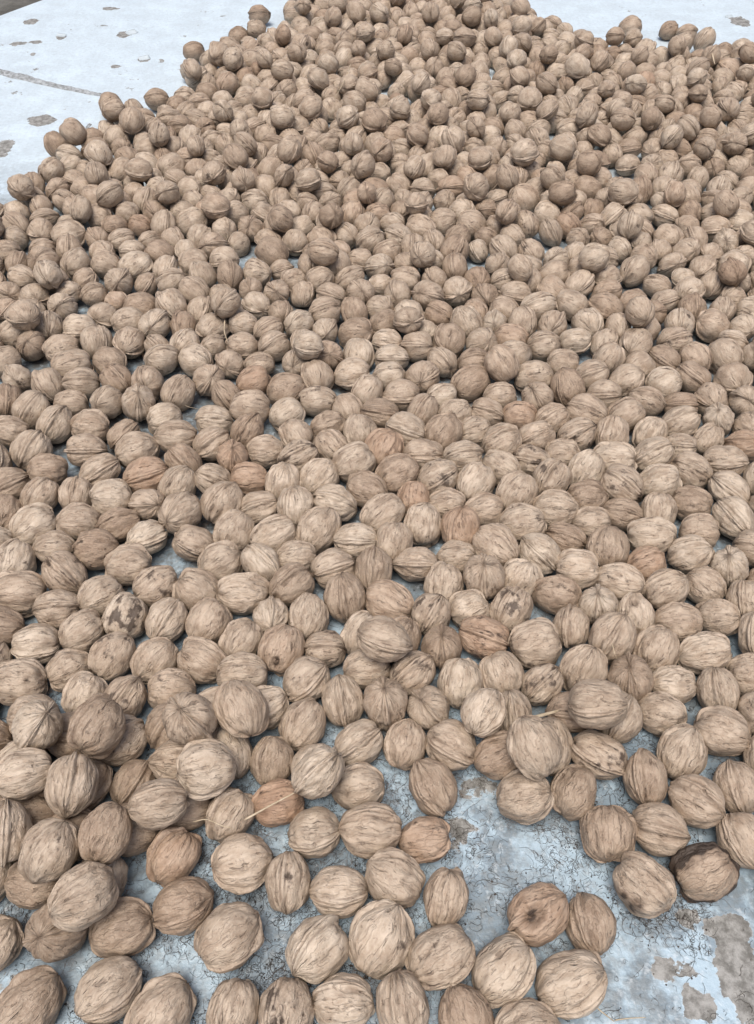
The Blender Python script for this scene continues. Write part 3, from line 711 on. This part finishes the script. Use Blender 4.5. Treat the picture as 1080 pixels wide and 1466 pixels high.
# ------------------------------------------------------------------ straws
def top_z(x, y):
    z = 0.0
    for o in near_of((x, y), placed, .03):
        V = (MID[o.k]['V'] @ o.R.T)*(HALF*o.size) + o.pos
        m_ = (np.hypot(V[:, 0] - x, V[:, 1] - y) < .004)
        if m_.any(): z = max(z, V[m_, 2].max())
    return z
def straw(pts, rad, label, flat=1.0, sag=0.0):
    """pts: picture points with the height of the straw there"""
    C = np.array([at(x, y, z) for x, y, z in pts]); 
    t = np.linspace(0, len(C) - 1, 15); Q = np.stack([np.interp(t, range(len(C)), C[:, k]) for k in range(3)], 1)
    for _ in range(2): Q[1:-1] = (Q[:-2] + 2*Q[1:-1] + Q[2:])/4
    u = np.linspace(0, 1, 15); Q[:, 2] -= sag*np.sin(u*np.pi)
    T = np.gradient(Q, axis=0); T /= np.linalg.norm(T, axis=1)[:, None]; V = []; F = []; K = 6
    for i in range(15):
        sd_ = unit(np.cross(T[i], [0, 0, 1])); up = np.cross(sd_, T[i]); r_ = rad*(1 - .45*u[i])*(1 if 0 < i < 14 else .55)
        for q in range(K):
            a = q*2*np.pi/K; V.append(Q[i] + sd_*math.cos(a)*r_*flat + up*math.sin(a)*r_)
    for i in range(14):
        for q in range(K): F.append((i*K + q, i*K + (q + 1) % K, (i + 1)*K + (q + 1) % K, (i + 1)*K + q))
    F += [tuple(range(K))[::-1], tuple(14*K + q for q in range(K))]
    o = mesh_obj('straw', V, F, M_STRAW); o['label'] = label; o['category'] = 'straw'; o['group'] = 'straws lying among the walnuts'
straw([(350, 1174, .035), (388, 1153, .037), (424, 1134, .039)], .0006, 'thick pale straw bridging a pale nut and a perched nut beside the orange walnut', 1.3)
straw([(276, 1177, .032), (296, 1172, .036), (318, 1183, .036), (333, 1186, .033)], .00045, 'thin bent pale straw lying over a walnut at the foot of the heap')
straw([(738, 1036, .052), (765, 1027, .050), (802, 1017, .040)], .0009, 'pale dry straw blade lying over the large tall perched walnut', 2.0)
straw([(503, 90, .050), (492, 118, .050), (480, 140, .045)], .0008, 'upright slender straw standing among the densely packed far walnuts')
straw([(322, 458, .036), (321, 474, .040), (326, 490, .036)], .0008, 'short bright straw curl hooked over a walnut in the packed layer')
straw([(256, 574, .018), (268, 582, .012), (286, 586, .006)], .00035, 'hair-thin straw hanging beside a gap of bare blue paint')
straw([(848, 1437, .003), (862, 1449, .0012), (880, 1463, .0006)], .0005, 'thin straw slanting over the bare paint from under a walnut')
straw([(880, 1461, .0012), (902, 1458, .0007), (925, 1457, .0006)], .0004, 'thin straw lying flat on the bare paint crossing a slanting straw')
straw([(877, 922, .036), (880, 935, .036), (884, 944, .03)], .0004, 'tiny straw stuck on a walnut in the single layer')
straw([(1019, 68, .045), (1021, 80, .045), (1024, 92, .036)], .001, 'short white straw piece sticking up by the far rim of the spread', 1.6)
